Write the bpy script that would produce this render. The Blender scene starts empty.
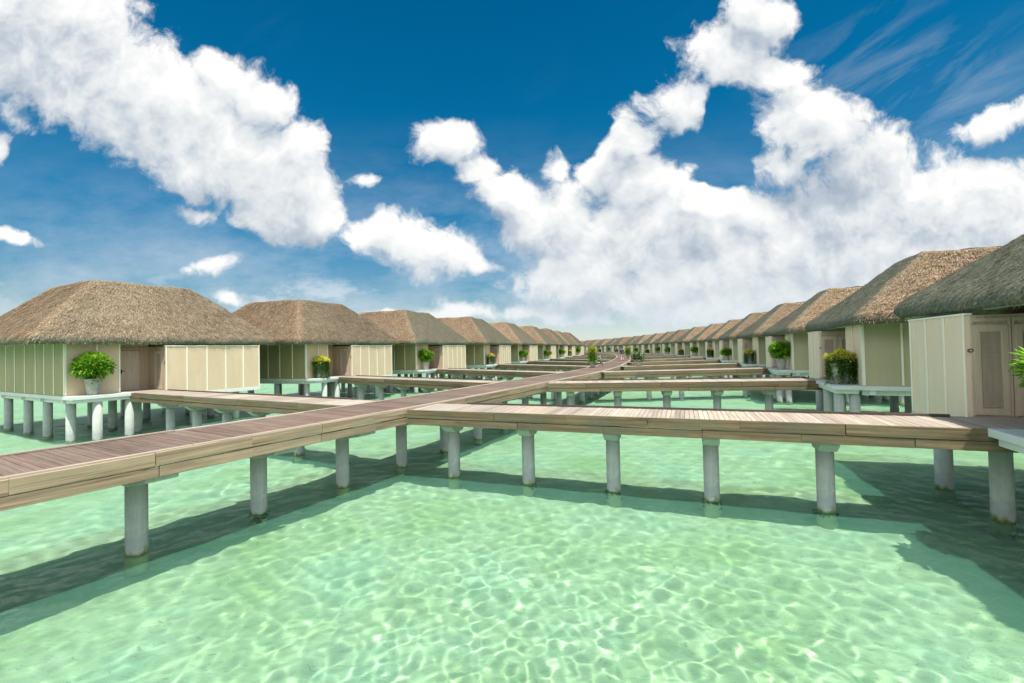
import bpy, bmesh, math, random
import numpy as np
from mathutils import Vector, Matrix

# --------------------------------------------------------------------------
# Overwater bungalows on a lagoon.  World: x right, y away from the camera,
# z up, water surface z = 0, deck level z = 2.14.
# --------------------------------------------------------------------------
sc = bpy.context.scene
col = sc.collection
R = math.radians
random.seed(11)
RNG = np.random.default_rng(5)
DECK = 2.14
BED = -1.12
SUN = Vector((0.16, -0.39, 1.0)).normalized()      # towards the sun

# ---------------------------------------------------------------- materials
class NT:
    def __init__(s, tree): s.t = tree
    def n(s, typ, **kw):
        nd = s.t.nodes.new(typ)
        for k, v in kw.items():
            if k == 'inp':
                for kk, vv in v.items():
                    if isinstance(vv, bpy.types.NodeSocket): s.t.links.new(vv, nd.inputs[kk])
                    else: nd.inputs[kk].default_value = vv
            else: setattr(nd, k, v)
        return nd
    def l(s, a, b): s.t.links.new(a, b)
    def math(s, op, a, b=None, c=None, clamp=False):
        nd = s.n('ShaderNodeMath', operation=op, use_clamp=clamp)
        for i, v in enumerate((a, b, c)):
            if v is None: continue
            if isinstance(v, bpy.types.NodeSocket): s.l(v, nd.inputs[i])
            else: nd.inputs[i].default_value = v
        return nd.outputs[0]
    def vmath(s, op, a, b=None, scale=None):
        nd = s.n('ShaderNodeVectorMath', operation=op)
        for i, v in enumerate((a, b)):
            if v is None: continue
            if isinstance(v, bpy.types.NodeSocket): s.l(v, nd.inputs[i])
            else: nd.inputs[i].default_value = v
        if scale is not None: nd.inputs['Scale'].default_value = scale
        return nd
    def noise(s, vec, scale, detail=3, rough=.55, dist=0, dim='3D'):
        nd = s.n('ShaderNodeTexNoise', noise_dimensions=dim)
        if vec is not None: s.l(vec, nd.inputs['Vector'])
        nd.inputs['Scale'].default_value = scale; nd.inputs['Detail'].default_value = detail
        nd.inputs['Roughness'].default_value = rough; nd.inputs['Distortion'].default_value = dist
        return nd.outputs['Fac']
    def ramp(s, fac, stops):
        nd = s.n('ShaderNodeValToRGB'); s.l(fac, nd.inputs[0])
        e = nd.color_ramp.elements
        while len(e) < len(stops): e.new(.5)
        for i, (p, c) in enumerate(stops):
            e[i].position = p
            e[i].color = (c if len(c) == 4 else (*c, 1)) if not isinstance(c, (int, float)) else (c, c, c, 1)
        return nd.outputs[0]
    def mix(s, fac, a, b, mode='MIX'):
        nd = s.n('ShaderNodeMix', data_type='RGBA', blend_type=mode)
        for sock, v in ((nd.inputs[0], fac), (nd.inputs[6], a), (nd.inputs[7], b)):
            if isinstance(v, bpy.types.NodeSocket): s.l(v, sock)
            elif isinstance(v, (tuple, list)): sock.default_value = (*v, 1) if len(v) == 3 else v
            else: sock.default_value = v
        return nd.outputs[2]
    def mapr(s, v, a, b, c=0., d=1., smooth=False):
        nd = s.n('ShaderNodeMapRange'); 
        if smooth: nd.interpolation_type = 'SMOOTHSTEP'
        s.l(v, nd.inputs[0])
        for i, x in enumerate((a, b, c, d)): nd.inputs[1 + i].default_value = x
        return nd.outputs[0]

def new_mat(name):
    m = bpy.data.materials.new(name); m.use_nodes = True
    t = NT(m.node_tree); b = m.node_tree.nodes['Principled BSDF']
    return m, t, b
def bump(t, b, h, strength=.4, dist=.02):
    nd = t.n('ShaderNodeBump'); nd.inputs['Strength'].default_value = strength
    nd.inputs['Distance'].default_value = dist
    t.l(h, nd.inputs['Height']); t.l(nd.outputs[0], b.inputs['Normal'])
def objco(t): return t.n('ShaderNodeTexCoord').outputs['Object']
def mapping(t, v, scale):
    return t.n('ShaderNodeMapping', inp={'Vector': v, 'Scale': scale}).outputs[0]

def wood_mat(name, dark, light, grey, axis_scale, rough=.8, tone=True, blotch=.6):
    """sawn timber: long grain streaks, weather blotches, one tone per board"""
    m, t, b = new_mat(name)
    co = objco(t)
    uv = t.n('ShaderNodeUVMap', uv_map='grain').outputs[0]
    g = t.noise(mapping(t, uv, axis_scale), 1.0, 5, .65, .4)
    big = t.noise(co, blotch, 3, .6)
    c = t.mix(t.mapr(g, .3, .7), dark, light)
    c = t.mix(t.mapr(big, .42, .68), c, grey)
    kn = t.noise(mapping(t, uv, (1.6, 5, 1)), 1.0, 2, .5)
    c = t.mix(t.mapr(kn, .70, .76, 0, .7), c, tuple(x * .45 for x in dark))
    cr = t.noise(mapping(t, uv, (.35, 26, 1)), 1.0, 3, .6)
    c = t.mix(t.mapr(cr, .60, .70, 0, .6), c, tuple(x * .6 for x in dark))
    if tone:
        a = t.n('ShaderNodeAttribute', attribute_name='tone').outputs['Fac']
        c = t.mix(1.0, c, t.ramp(a, [(0, .62), (.5, .95), (1, 1.25)]), 'MULTIPLY')
    t.l(c, b.inputs['Base Color']); b.inputs['Roughness'].default_value = rough
    bump(t, b, g, .5, .006)
    return m

M = {}
M['main_plank'] = wood_mat('boardwalk planks', (.115, .073, .052), (.28, .19, .14), (.22, .17, .13), (.8, 20, 1), blotch=.5)
M['side_plank'] = wood_mat('jetty planks', (.33, .26, .195), (.56, .465, .37), (.48, .42, .34), (.8, 14, 1), blotch=.6)
M['beam'] = wood_mat('weathered beam', (.15, .10, .06), (.53, .395, .255), (.29, .24, .165), (.45, 12, 1), blotch=.9)
M['beam_green'] = wood_mat('weathered green beam', (.065, .05, .027), (.31, .225, .12), (.145, .14, .085), (.45, 12, 1), blotch=1.1)
M['strip'] = wood_mat('dark edge strip', (.05, .035, .028), (.11, .08, .065), (.09, .07, .06), (.6, 8, 1))

def concrete():
    m, t, b = new_mat('pile concrete')
    co = objco(t)
    z = t.n('ShaderNodeSeparateXYZ', inp={0: t.n('ShaderNodeNewGeometry').outputs['Position']}).outputs[2]
    n = t.noise(co, 6, 4, .6); n2 = t.noise(mapping(t, co, (5, 5, .5)), 2.0, 4, .6)
    c = t.mix(t.mapr(n, .3, .75), (.42, .47, .43), (.55, .58, .53))
    c = t.mix(t.mapr(n2, .5, .8, 0, .55), c, (.30, .34, .28))
    zz = t.math('ADD', z, t.math('MULTIPLY', t.math('SUBTRACT', n, .5), .35))
    c = t.mix(t.mapr(zz, .55, .30, 0, .55), c, (.33, .35, .38))         # splash zone, a little greyer
    band = t.noise(mapping(t, co, (6, 6, 1.5)), 1.3, 4, .7)
    zz = t.math('ADD', zz, t.math('MULTIPLY', t.math('SUBTRACT', band, .5), .30))
    c = t.mix(t.mapr(zz, .13, .04, 0, .9), c, (.19, .23, .06))          # algae collar
    c = t.mix(t.mapr(zz, .03, -.03, 0, .8), c, (.07, .085, .04))
    c = t.mix(t.mapr(zz, -.05, -.2, 0, .9), c, (.42, .46, .34))
    t.l(c, b.inputs['Base Color']); b.inputs['Roughness'].default_value = .85
    bump(t, b, n, .3, .01)
    return m
M['concrete'] = concrete()

def growth():
    m, t, b = new_mat('marine growth'); co = objco(t)
    n = t.noise(co, 14, 4, .7)
    t.l(t.ramp(n, [(.3, (.012, .022, .01)), (.55, (.04, .06, .02)), (.75, (.10, .09, .05))]), b.inputs['Base Color'])
    b.inputs['Roughness'].default_value = .9; bump(t, b, n, .8, .03)
    return m
M['growth'] = growth()

def paint(name, c1, c2, dirt, rough=.6):
    m, t, b = new_mat(name); co = objco(t)
    n = t.noise(mapping(t, co, (1, 1, .35)), 1.6, 4, .6); f = t.noise(co, 30, 2)
    c = t.mix(t.mapr(n, .35, .7), c1, c2)
    st = t.noise(mapping(t, co, (7, 7, .5)), 1.5, 4, .6)
    c = t.mix(t.mapr(st, .58, .82, 0, .5), c, dirt)
    t.l(c, b.inputs['Base Color']); b.inputs['Roughness'].default_value = rough
    bump(t, b, f, .12, .004)
    return m
def door_wood(name, a, bb):
    m, t, b = new_mat(name); co = objco(t)
    g = t.noise(mapping(t, co, (9, 9, .7)), 1.6, 5, .6, .3)
    t.l(t.mix(t.mapr(g, .3, .7), a, bb), b.inputs['Base Color']); b.inputs['Roughness'].default_value = .6
    bump(t, b, g, .25, .004); return m
M['khaki'] = paint('khaki wall board', (.34, .30, .145), (.40, .35, .18), (.26, .225, .10))
M['cream'] = paint('cream wall board', (.66, .515, .335), (.72, .575, .395), (.52, .39, .24))
M['pale'] = paint('brightened cream wall board', (.86, .71, .51), (.90, .76, .58), (.70, .56, .40))  # cream raised for the right row: sunlight put into the colour
M['khaki_light'] = paint('brightened khaki wall board', (.47, .42, .25), (.53, .475, .30), (.37, .33, .17))  # khaki raised for the right row, lifting the wall shade by colour
M['beige'] = door_wood('brightened beige timber front', (.60, .49, .365), (.70, .59, .455))  # right-row entrance timber, colour brightened to offset the shade under the eave
M['trim'] = paint('pale trim paint', (.92, .88, .72), (.93, .90, .77), (.68, .64, .48), .5)
M['platform'] = paint('platform paint', (.66, .71, .66), (.76, .79, .74), (.42, .45, .38), .6)
M['soffit'] = paint('green fascia paint', (.42, .50, .34), (.50, .57, .42), (.3, .36, .22), .6)
M['white'] = paint('white oval', (.8, .78, .72), (.8, .78, .72), (.7, .68, .6), .5)
M['plaque'] = paint('red brown plaque', (.22, .09, .06), (.25, .11, .07), (.15, .07, .05), .5)
M['door'] = door_wood('door timber', (.46, .37, .28), (.60, .50, .39))
M['brown'] = door_wood('brown timber cladding', (.41, .305, .20), (.55, .43, .295))
m, t, b = new_mat('dark metal'); b.inputs['Base Color'].default_value = (.03, .03, .03, 1); b.inputs['Roughness'].default_value = .4; b.inputs['Metallic'].default_value = .7
M['metal'] = m

def thatch(name, straw=False):
    m, t, b = new_mat(name); co = objco(t)
    a = t.n('ShaderNodeAttribute', attribute_name='moss').outputs['Fac']
    tone = t.n('ShaderNodeAttribute', attribute_name='tone').outputs['Fac']
    info = t.n('ShaderNodeObjectInfo').outputs['Random']
    big = t.noise(co, .55, 4, .62); mid = t.noise(co, 3.2, 4, .65); fine = t.noise(mapping(t, co, (1, 1, .6)), 17, 3, .7)
    c = t.ramp(fine, [(.28, (.095, .062, .036)), (.46, (.225, .158, .098)), (.60, (.36, .262, .170)), (.78, (.60, .47, .34))])
    c = t.mix(t.mapr(mid, .42, .72, 0, .5), c, (.17, .12, .078))
    c = t.mix(t.mapr(big, .45, .75, 0, .40), c, (.38, .30, .21))
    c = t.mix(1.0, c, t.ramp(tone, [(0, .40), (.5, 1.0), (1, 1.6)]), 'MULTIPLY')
    c = t.mix(1.0, c, t.ramp(info, [(0, .80), (1, 1.16)]), 'MULTIPLY')
    g = t.ramp(fine, [(.3, (.085, .112, .080)), (.55, (.155, .192, .142)), (.8, (.27, .275, .20))])
    mo = t.math('MULTIPLY', a, t.mapr(mid, .2, .62, .55, 1.0), clamp=True)
    g = t.mix(t.mapr(mid, .5, .75, 0, .35), g, (.20, .17, .11))
    c = t.mix(mo, c, g)
    t.l(c, b.inputs['Base Color']); b.inputs['Roughness'].default_value = .95
    b.inputs['Specular IOR Level'].default_value = .15
    if not straw: bump(t, b, t.math('ADD', fine, t.math('MULTIPLY', mid, .6)), .9, .08)
    return m
M['thatch'] = thatch('dry thatch'); M['straw'] = thatch('thatch straws', True)

def leafm(name, stops, trans=.35):
    m, t, b = new_mat(name)
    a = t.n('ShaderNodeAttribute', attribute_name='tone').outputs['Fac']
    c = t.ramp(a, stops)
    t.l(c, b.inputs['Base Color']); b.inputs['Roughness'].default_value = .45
    tr = t.n('ShaderNodeBsdfTranslucent'); t.l(c, tr.inputs[0])
    mx = t.n('ShaderNodeMixShader'); mx.inputs[0].default_value = trans
    out = [n for n in m.node_tree.nodes if n.type == 'OUTPUT_MATERIAL'][0]
    t.l(b.outputs[0], mx.inputs[1]); t.l(tr.outputs[0], mx.inputs[2]); t.l(mx.outputs[0], out.inputs[0])
    return m
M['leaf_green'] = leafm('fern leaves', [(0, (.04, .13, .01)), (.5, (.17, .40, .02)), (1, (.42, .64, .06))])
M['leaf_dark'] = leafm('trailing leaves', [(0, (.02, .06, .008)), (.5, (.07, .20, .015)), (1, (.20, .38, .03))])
M['flower'] = leafm('yellow blooms', [(0, (.70, .62, .04)), (.5, (.88, .82, .08)), (1, (.92, .90, .30))])
M['yellow_leaf'] = leafm('yellow green leaves', [(0, (.12, .22, .01)), (.5, (.42, .45, .02)), (1, (.65, .58, .04))])
M['white_flower'] = leafm('white blooms', [(0, (.5, .55, .35)), (1, (.85, .85, .75))])
def pot_m():
    m, t, b = new_mat('glazed clay pot'); co = objco(t); n = t.noise(co, 5, 4, .6)
    t.l(t.mix(t.mapr(n, .3, .7), (.30, .29, .25), (.50, .48, .41)), b.inputs['Base Color']); b.inputs['Roughness'].default_value = .6
    return m
M['pot'] = pot_m()
m, t, b = new_mat('soil'); b.inputs['Base Color'].default_value = (.05, .035, .02, 1); b.inputs['Roughness'].default_value = 1; M['soil'] = m
def flat(name, c, r=.7):
    m, t, b = new_mat(name); n = t.noise(objco(t), 12, 3)
    t.l(t.mix(t.mapr(n, .3, .7), tuple(x * .85 for x in c), c), b.inputs['Base Color']); b.inputs['Roughness'].default_value = r; return m
M['skin'] = flat('skin', (.42, .26, .18)); M['navy'] = flat('navy cloth', (.03, .045, .11)); M['pinkish'] = flat('pale trousers', (.55, .40, .34))
M['hair'] = flat('dark hair', (.02, .015, .012)); M['rubber'] = flat('tyre rubber', (.02, .02, .02)); M['bikepaint'] = flat('pale bike paint', (.6, .6, .52), .4)

# ---------------------------------------------------------------- mesh tools
class MB:
    def __init__(s): s.v = []; s.f = []; s.tone = []; s.uv = []; s.mi = []; s.moss = []; s.sm = []
    def face(s, idx, tone=.5, uv=None, mi=0, smooth=False):
        s.f.append(idx); s.tone.append(tone); s.uv.append(uv); s.mi.append(mi); s.sm.append(smooth)
    def hexa(s, p, tone=.5, uvlen=None, mi=0):
        """p: 8 corners; 0-3 bottom loop, 4-7 top loop; 0->1 is the long direction"""
        b0 = len(s.v); s.v += [tuple(q) for q in p]
        o = random.random() * 40; o2 = random.random() * 9
        p = [Vector(q) for q in p]
        L = (p[1] - p[0]).length; W = (p[3] - p[0]).length; H = (p[4] - p[0]).length
        a = o if uvlen is None else uvlen
        for q, (du, dv) in (((0, 3, 2, 1), (W, L)), ((4, 5, 6, 7), (L, W)), ((0, 1, 5, 4), (L, H)), ((2, 3, 7, 6), (L, H)), ((1, 2, 6, 5), (W, H)), ((3, 0, 4, 7), (W, H))):
            if q == (0, 3, 2, 1): uv = [(a, o2), (a, o2 + W), (a + L, o2 + W), (a + L, o2)]
            elif q == (4, 5, 6, 7): uv = [(a, o2), (a + L, o2), (a + L, o2 + W), (a, o2 + W)]
            elif q == (0, 1, 5, 4): uv = [(a, o2 + 3), (a + L, o2 + 3), (a + L, o2 + 3 + H), (a, o2 + 3 + H)]
            elif q == (2, 3, 7, 6): uv = [(a + L, o2 + 5), (a, o2 + 5), (a, o2 + 5 + H), (a + L, o2 + 5 + H)]
            else: uv = [(a, o2), (a, o2 + du), (a + H, o2 + du), (a + H, o2)]
            s.face([b0 + i for i in q], tone, uv, mi)
    def box(s, x0, x1, y0, y1, z0, z1, tone=.5, mi=0, along='y'):
        if along == 'x': p = [(x0, y0), (x1, y0), (x1, y1), (x0, y1)]
        else: p = [(x1, y0), (x1, y1), (x0, y1), (x0, y0)]
        s.hexa([(a, b, z0) for a, b in p] + [(a, b, z1) for a, b in p], tone, None, mi)
    def lathe(s, cx, cy, prof, n=20, mi=0, tone=.5, smooth=True, cap=True):
        b0 = len(s.v)
        for (r, z) in prof:
            for i in range(n):
                a = 2 * math.pi * i / n; s.v.append((cx + r * math.cos(a), cy + r * math.sin(a), z))
        for j in range(len(prof) - 1):
            for i in range(n):
                k = (i + 1) % n
                s.face([b0 + j * n + i, b0 + j * n + k, b0 + (j + 1) * n + k, b0 + (j + 1) * n + i], tone, None, mi, smooth)
        if cap:
            s.face([b0 + (len(prof) - 1) * n + i for i in range(n)], tone, None, mi)
            s.face([b0 + i for i in range(n)][::-1], tone, None, mi)
    def tube(s, pts, r, n=8, mi=0, tone=.5):
        pts = [Vector(p) for p in pts]; b0 = len(s.v)
        for i, p in enumerate(pts):
            d = (pts[min(i + 1, len(pts) - 1)] - pts[max(i - 1, 0)]).normalized()
            u = d.cross(Vector((0, 0, 1))); 
            if u.length < 1e-3: u = Vector((1, 0, 0))
            u.normalize(); w = u.cross(d)
            rr = r[i] if isinstance(r, (list, tuple)) else r
            for k in range(n):
                a = 2 * math.pi * k / n; s.v.append(tuple(p + (u * math.cos(a) + w * math.sin(a)) * rr))
        for i in range(len(pts) - 1):
            for k in range(n):
                kk = (k + 1) % n
                s.face([b0 + i * n + k, b0 + i * n + kk, b0 + (i + 1) * n + kk, b0 + (i + 1) * n + k], tone, None, mi, True)
        s.face([b0 + i for i in range(n)], tone, None, mi); s.face([b0 + (len(pts) - 1) * n + i for i in range(n)][::-1], tone, None, mi)
    def mesh(s, name, mats, fix=True, mirror=False, bevel=0):
        me = bpy.data.meshes.new(name)
        v = [(-a, b, c) for a, b, c in s.v] if mirror else s.v
        me.from_pydata(v, [], s.f)
        for mm in (mats if isinstance(mats, (list, tuple)) else [mats]): me.materials.append(M[mm] if isinstance(mm, str) else mm)
        me.polygons.foreach_set('material_index', s.mi)
        me.polygons.foreach_set('use_smooth', s.sm)
        at = me.attributes.new('tone', 'FLOAT', 'FACE'); at.data.foreach_set('value', s.tone)
        if any(u is not None for u in s.uv):
            ul = me.uv_layers.new(name='grain'); flat_ = []
            for f, u in zip(s.f, s.uv):
                for i in range(len(f)): flat_ += list(u[i]) if u else [0, 0]
            ul.data.foreach_set('uv', flat_)
        if fix:
            bm = bmesh.new(); bm.from_mesh(me); bmesh.ops.recalc_face_normals(bm, faces=bm.faces)
            if bevel: bmesh.ops.bevel(bm, geom=bm.edges[:], offset=bevel, segments=1, affect='EDGES')
            bm.to_mesh(me); bm.free()
        me.update(); return me

def link(name, me, parent=None):
    o = bpy.data.objects.new(name, me); col.objects.link(o)
    if parent: o.parent = parent
    return o
def empty(name, loc=(0, 0, 0), rz=0):
    o = bpy.data.objects.new(name, None); col.objects.link(o); o.location = loc; o.rotation_euler = (0, 0, rz)
    o.empty_display_size = .3; return o
def tag(o, label, cat, group=None, kind=None):
    if label: o['label'] = label
    if cat: o['category'] = cat
    if group: o['group'] = group
    if kind: o['kind'] = kind
def copy_tree(o, parent=None):
    c = o.copy(); col.objects.link(c)
    if parent: c.parent = parent
    for ch in KIDS.get(o.name, []):
        k = copy_tree(ch, c)
        KIDS.setdefault(c.name, []).append(k)
    return c
KIDS = {}
def part(name, me, parent):
    o = link(name, me, parent); KIDS.setdefault(parent.name, []).append(o); return o

# ---------------------------------------------------------------- world
def build_world():
    w = bpy.data.worlds.new('World'); sc.world = w; w.use_nodes = True
    t = NT(w.node_tree); t.t.nodes.clear()
    out = t.n('ShaderNodeOutputWorld')
    sky = t.n('ShaderNodeTexSky', sky_type='NISHITA', sun_disc=False)
    sky.sun_elevation = math.asin(SUN.z); sky.sun_rotation = math.atan2(SUN.x, SUN.y)
    sky.altitude = 0; sky.air_density = 1.0; sky.dust_density = .35; sky.ozone_density = 2.5
    d = t.n('ShaderNodeTexCoord').outputs['Generated']
    sx = t.n('ShaderNodeSeparateXYZ', inp={0: d}); X, Y, Z = sx.outputs
    elev = Z
    # deep tropical blue, paler towards the horizon
    tint = t.ramp(t.mapr(elev, 0, .62), [(0, (1.12, 1.12, 1.06)), (.16, (.58, .76, .78)), (.42, (.18, .74, .90)), (.75, (.01, .72, .94)), (1, (.0, .66, .90))])
    skyc = t.mix(1.0, sky.outputs[0], tint, 'MULTIPLY')
    # cloud plane coordinates: a gnomonic chart of the sky around world +Y
    yy = t.math('MAXIMUM', Y, .12)
    U = t.math('DIVIDE', X, yy); V = t.math('DIVIDE', Z, yy)
    P = t.n('ShaderNodeCombineXYZ', inp={0: U, 1: V, 2: 0.0}).outputs[0]

    def blobs_group():
        # (u, v, ru, rv, rot deg) in chart units
        B = []
        def px(x, y, rx, ry, rot=0, s=1.0):
            hy = 349.8 - .021 * (x - 512)
            B.append(((x - 512) / 450., (hy - y) / 450., rx / 450. * s, ry / 450. * s, rot))
        # large bank on the left
        px(40, 20, 130, 70, -15); px(95, 78, 80, 62, -20); px(165, 110, 85, 62, -30); px(235, 150, 75, 62, -38)
        px(290, 190, 58, 52, -45); px(262, 100, 30, 27); px(225, 72, 46, 26, -10); px(262, 96, 46, 30, -30); px(205, 105, 70, 46, -30); px(300, 150, 34, 40, -30); px(120, 125, 55, 35, -30); px(318, 215, 34, 34); px(60, 60, 110, 70, -20); px(130, 105, 80, 62, -30); px(10, 40, 90, 62); px(200, 165, 70, 34, -35); px(275, 215, 60, 24, -20)
        # smaller ones
        px(365, 174, 19, 12); px(207, 265, 27, 9, 4); px(425, 246, 66, 34, -12); px(385, 234, 40, 27); px(415, 230, 36, 24); px(480, 264, 28, 13, -20)
        px(232, 297, 17, 7, -10); px(-2, 142, 12, 18); px(14, 236, 44, 9, -18); px(196, 210, 26, 11, -20)
        # towering masses on the right
        px(452, 135, 33, 26); px(480, 166, 28, 24, -20); px(512, 195, 48, 34, -20); px(560, 215, 62, 46)
        px(628, 140, 36, 30, 30); px(612, 165, 36, 30); px(690, 95, 46, 34, 30); px(735, 50, 58, 44, 10); px(762, 12, 44, 36); px(775, 66, 50, 26, -20)
        px(640, 235, 100, 62); px(740, 225, 90, 52); px(700, 200, 70, 42); px(820, 125, 66, 44, -20); px(790, 165, 40, 20); px(880, 165, 66, 44, -20)
        px(950, 205, 90, 52, -8); px(1030, 225, 90, 60); px(860, 225, 120, 60); px(1005, 120, 54, 19, 15); px(720, 280, 180, 42); px(600, 265, 70, 30)
        px(770, 300, 280, 26); px(800, 255, 170, 50); px(590, 285, 80, 30); px(950, 262, 150, 42); px(640, 185, 50, 36, 20); px(560, 165, 16, 22); px(1010, 190, 60, 36); px(520, 312, 110, 10); px(575, 318, 60, 8); px(390, 315, 60, 5); px(60, 322, 80, 4)
        g = bpy.data.node_groups.new('cloud field', 'ShaderNodeTree')
        g.interface.new_socket('P', in_out='INPUT', socket_type='NodeSocketVector')
        g.interface.new_socket('F', in_out='OUTPUT', socket_type='NodeSocketFloat')
        q = NT(g); gi = q.n('NodeGroupInput'); go = q.n('NodeGroupOutput')
        sep = q.n('ShaderNodeSeparateXYZ', inp={0: gi.outputs[0]}); uu, vv = sep.outputs[0], sep.outputs[1]
        state = gi.outputs[0]; acc = None
        def radial(u, v, ru, rv, rot):
            # the running value rides along in z (scaled away), so the chain is evaluated in order
            mp = q.n('ShaderNodeMapping', vector_type='TEXTURE')
            q.l(state, mp.inputs['Vector']); mp.inputs['Location'].default_value = (u, v, 0)
            mp.inputs['Rotation'].default_value = (0, 0, R(rot)); mp.inputs['Scale'].default_value = (ru, rv, 1e6)
            return q.vmath('LENGTH', mp.outputs[0]).outputs['Value']
        def carry():
            return q.n('ShaderNodeCombineXYZ', inp={0: uu, 1: vv, 2: acc}).outputs[0]
        for (u, v, ru, rv, rot) in B:
            ln = radial(u, v, ru, rv, rot)
            k = min(ru, rv) ** .5 * .9 + .05
            dd = q.math('MULTIPLY_ADD', ln, -k, k)
            if acc is None: acc = dd
            else:
                nd = q.n('ShaderNodeMath', operation='SMOOTH_MAX'); q.l(acc, nd.inputs[0]); q.l(dd, nd.inputs[1]); nd.inputs[2].default_value = .06
                acc = nd.outputs[0]
            state = carry()
        # hole of blue sky inside the right mass
        for (x, y, rx, ry, rot) in ((733, 138, 20, 40, 8), (722, 178, 24, 14, 0), (590, 128, 26, 20, 0)):
            ln = radial((x - 512) / 450., (349.8 - .021 * (x - 512) - y) / 450., rx / 450., ry / 450., rot)
            acc = q.math('SUBTRACT', acc, q.mapr(ln, 1.5, .4, 0, .30, True)); state = carry()
        q.l(acc, go.inputs[0]); return g
    G = blobs_group()
    def field(Pv, detail, amp=1.0):
        # billowy edges: warp + fbm
        wv = t.n('ShaderNodeTexNoise', noise_dimensions='3D'); t.l(Pv, wv.inputs['Vector']); wv.inputs['Scale'].default_value = 7; wv.inputs['Detail'].default_value = 3
        off = t.vmath('SUBTRACT', wv.outputs['Color'], (.5, .5, .5)).outputs[0]
        off = t.vmath('SCALE', off, scale=.10).outputs[0]
        Pw = t.vmath('ADD', Pv, off).outputs[0]
        gg = t.n('ShaderNodeGroup', node_tree=G); t.l(Pw, gg.inputs[0])
        f = t.math('MINIMUM', gg.outputs[0], .22)
        n1 = t.noise(Pw, 5.5, detail, .60)
        n2 = t.noise(Pw, 20, max(detail - 2, 2), .66)
        s = t.math('ADD', f, t.math('MULTIPLY', t.math('SUBTRACT', n1, .5), .54 * amp))
        s = t.math('ADD', s, t.math('MULTIPLY', t.math('SUBTRACT', n2, .5), .26 * amp))
        return s
    F0 = field(P, 9)
    F1 = field(t.vmath('ADD', P, (.015, .060, 0)).outputs[0], 4)
    dens = t.math('POWER', t.mapr(F0, -.015, .115, 0, 1, True), .9)
    core = t.mapr(F0, .03, .34)
    lit = t.math('SUBTRACT', F0, F1)                  # density falls towards the light -> bright rim
    shade = t.math('ADD', t.mapr(lit, -.24, .20, 0, 1), t.math('MULTIPLY', core, -.18))
    nb = t.noise(P, 3.4, 2, .5)
    shade = t.math('ADD', shade, t.math('MULTIPLY', t.math('SUBTRACT', nb, .5), .7))
    # grey heart of the big right-hand cloud, where it is thickest
    mp = t.n('ShaderNodeMapping', vector_type='TEXTURE'); t.l(P, mp.inputs['Vector'])
    mp.inputs['Location'].default_value = (.69, .335, 0); mp.inputs['Scale'].default_value = (.17, .12, 1)
    shade = t.math('SUBTRACT', shade, t.mapr(t.vmath('LENGTH', mp.outputs[0]).outputs['Value'], 1.1, .0, 0, .52, True))
    cc = t.ramp(shade, [(0, (.38, .45, .54)), (.25, (.52, .58, .65)), (.45, (.70, .74, .77)), (.65, (.83, .85, .86)), (.92, (1.0, .985, .96))])
    # thin high cirrus streaks
    Pc = t.n('ShaderNodeMapping', vector_type='TEXTURE', inp={'Vector': P, 'Rotation': (0, 0, R(30)), 'Scale': (.9, .16, 1)}).outputs[0]
    ci = t.noise(Pc, 2.0, 6, .62, .5)
    cmask = t.noise(P, 1.3, 2, .5)
    mc = t.n('ShaderNodeMapping', vector_type='TEXTURE'); t.l(P, mc.inputs['Vector'])
    mc.inputs['Location'].default_value = (.92, .56, 0); mc.inputs['Scale'].default_value = (.34, .22, 1)
    cgate = t.mapr(t.vmath('LENGTH', mc.outputs[0]).outputs['Value'], 1.3, .3, 0, .30, True)
    cir = t.math('MULTIPLY', t.mapr(ci, .46, .80), t.math('MAXIMUM', cgate, t.mapr(cmask, .52, .75, 0, .16, True)))
    low = t.math('MULTIPLY', t.mapr(t.noise(t.n('ShaderNodeMapping', inp={'Vector': P, 'Scale': (1, 2.2, 1)}).outputs[0], 5.5, 8, .62), .47, .66, 0, 1, True), t.math('MULTIPLY', t.mapr(V, .26, .08, 0, .85, True), t.mapr(V, .0, .03)))
    veil = t.math('MULTIPLY', t.mapr(t.noise(t.n('ShaderNodeMapping', inp={'Vector': P, 'Scale': (1, 2.4, 1)}).outputs[0], 3.2, 6, .62), .40, .80), t.mapr(V, .55, .05, 0, .75, True))
    thin = t.math('MAXIMUM', t.math('MAXIMUM', cir, veil), low)
    # generic unseen cloud away from the view, made extra bright to fill the shadows
    gen = t.math('MULTIPLY', t.mapr(t.noise(d, 2.6, 5, .6), .42, .60, 0, 1, True), t.mapr(Y, .28, .05, 0, .9, True))
    S = 9.6  # clouds are given in display units, the sky texture in its own
    c1 = t.mix(thin, skyc, tuple(x * S for x in (.72, .78, .84)))
    cloudcol = t.mix(1.0, cc, (S, S, S), 'MULTIPLY')
    # distance pales the low clouds
    cloudcol = t.mix(t.mapr(V, .22, 0, 0, .75), cloudcol, tuple(x * S for x in (.74, .80, .84)))
    dens = t.math('MULTIPLY', dens, t.mapr(Y, .10, .22))
    c2 = t.mix(dens, c1, cloudcol)
    c2 = t.mix(gen, c2, tuple(x * S for x in (1.9, 1.88, 1.82)))
    hz = t.mapr(elev, .10, 0, 0, .55, True)
    c2 = t.mix(hz, c2, tuple(x * S for x in (.66, .75, .80)))
    bg = t.n('ShaderNodeBackground'); t.l(c2, bg.inputs[0]); bg.inputs[1].default_value = .081
    t.l(bg.outputs[0], out.inputs[0])
    w.cycles.sampling_method = 'MANUAL'; w.cycles.sample_map_resolution = 512
build_world()
sl = bpy.data.lights.new('sun', 'SUN'); sl.energy = 4.1; sl.angle = R(.53); sl.color = (1, .955, .88)
so = bpy.data.objects.new('sun', sl); col.objects.link(so); so.rotation_euler = SUN.to_track_quat('Z', 'Y').to_euler(); so.location = (0, 0, 60)
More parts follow.
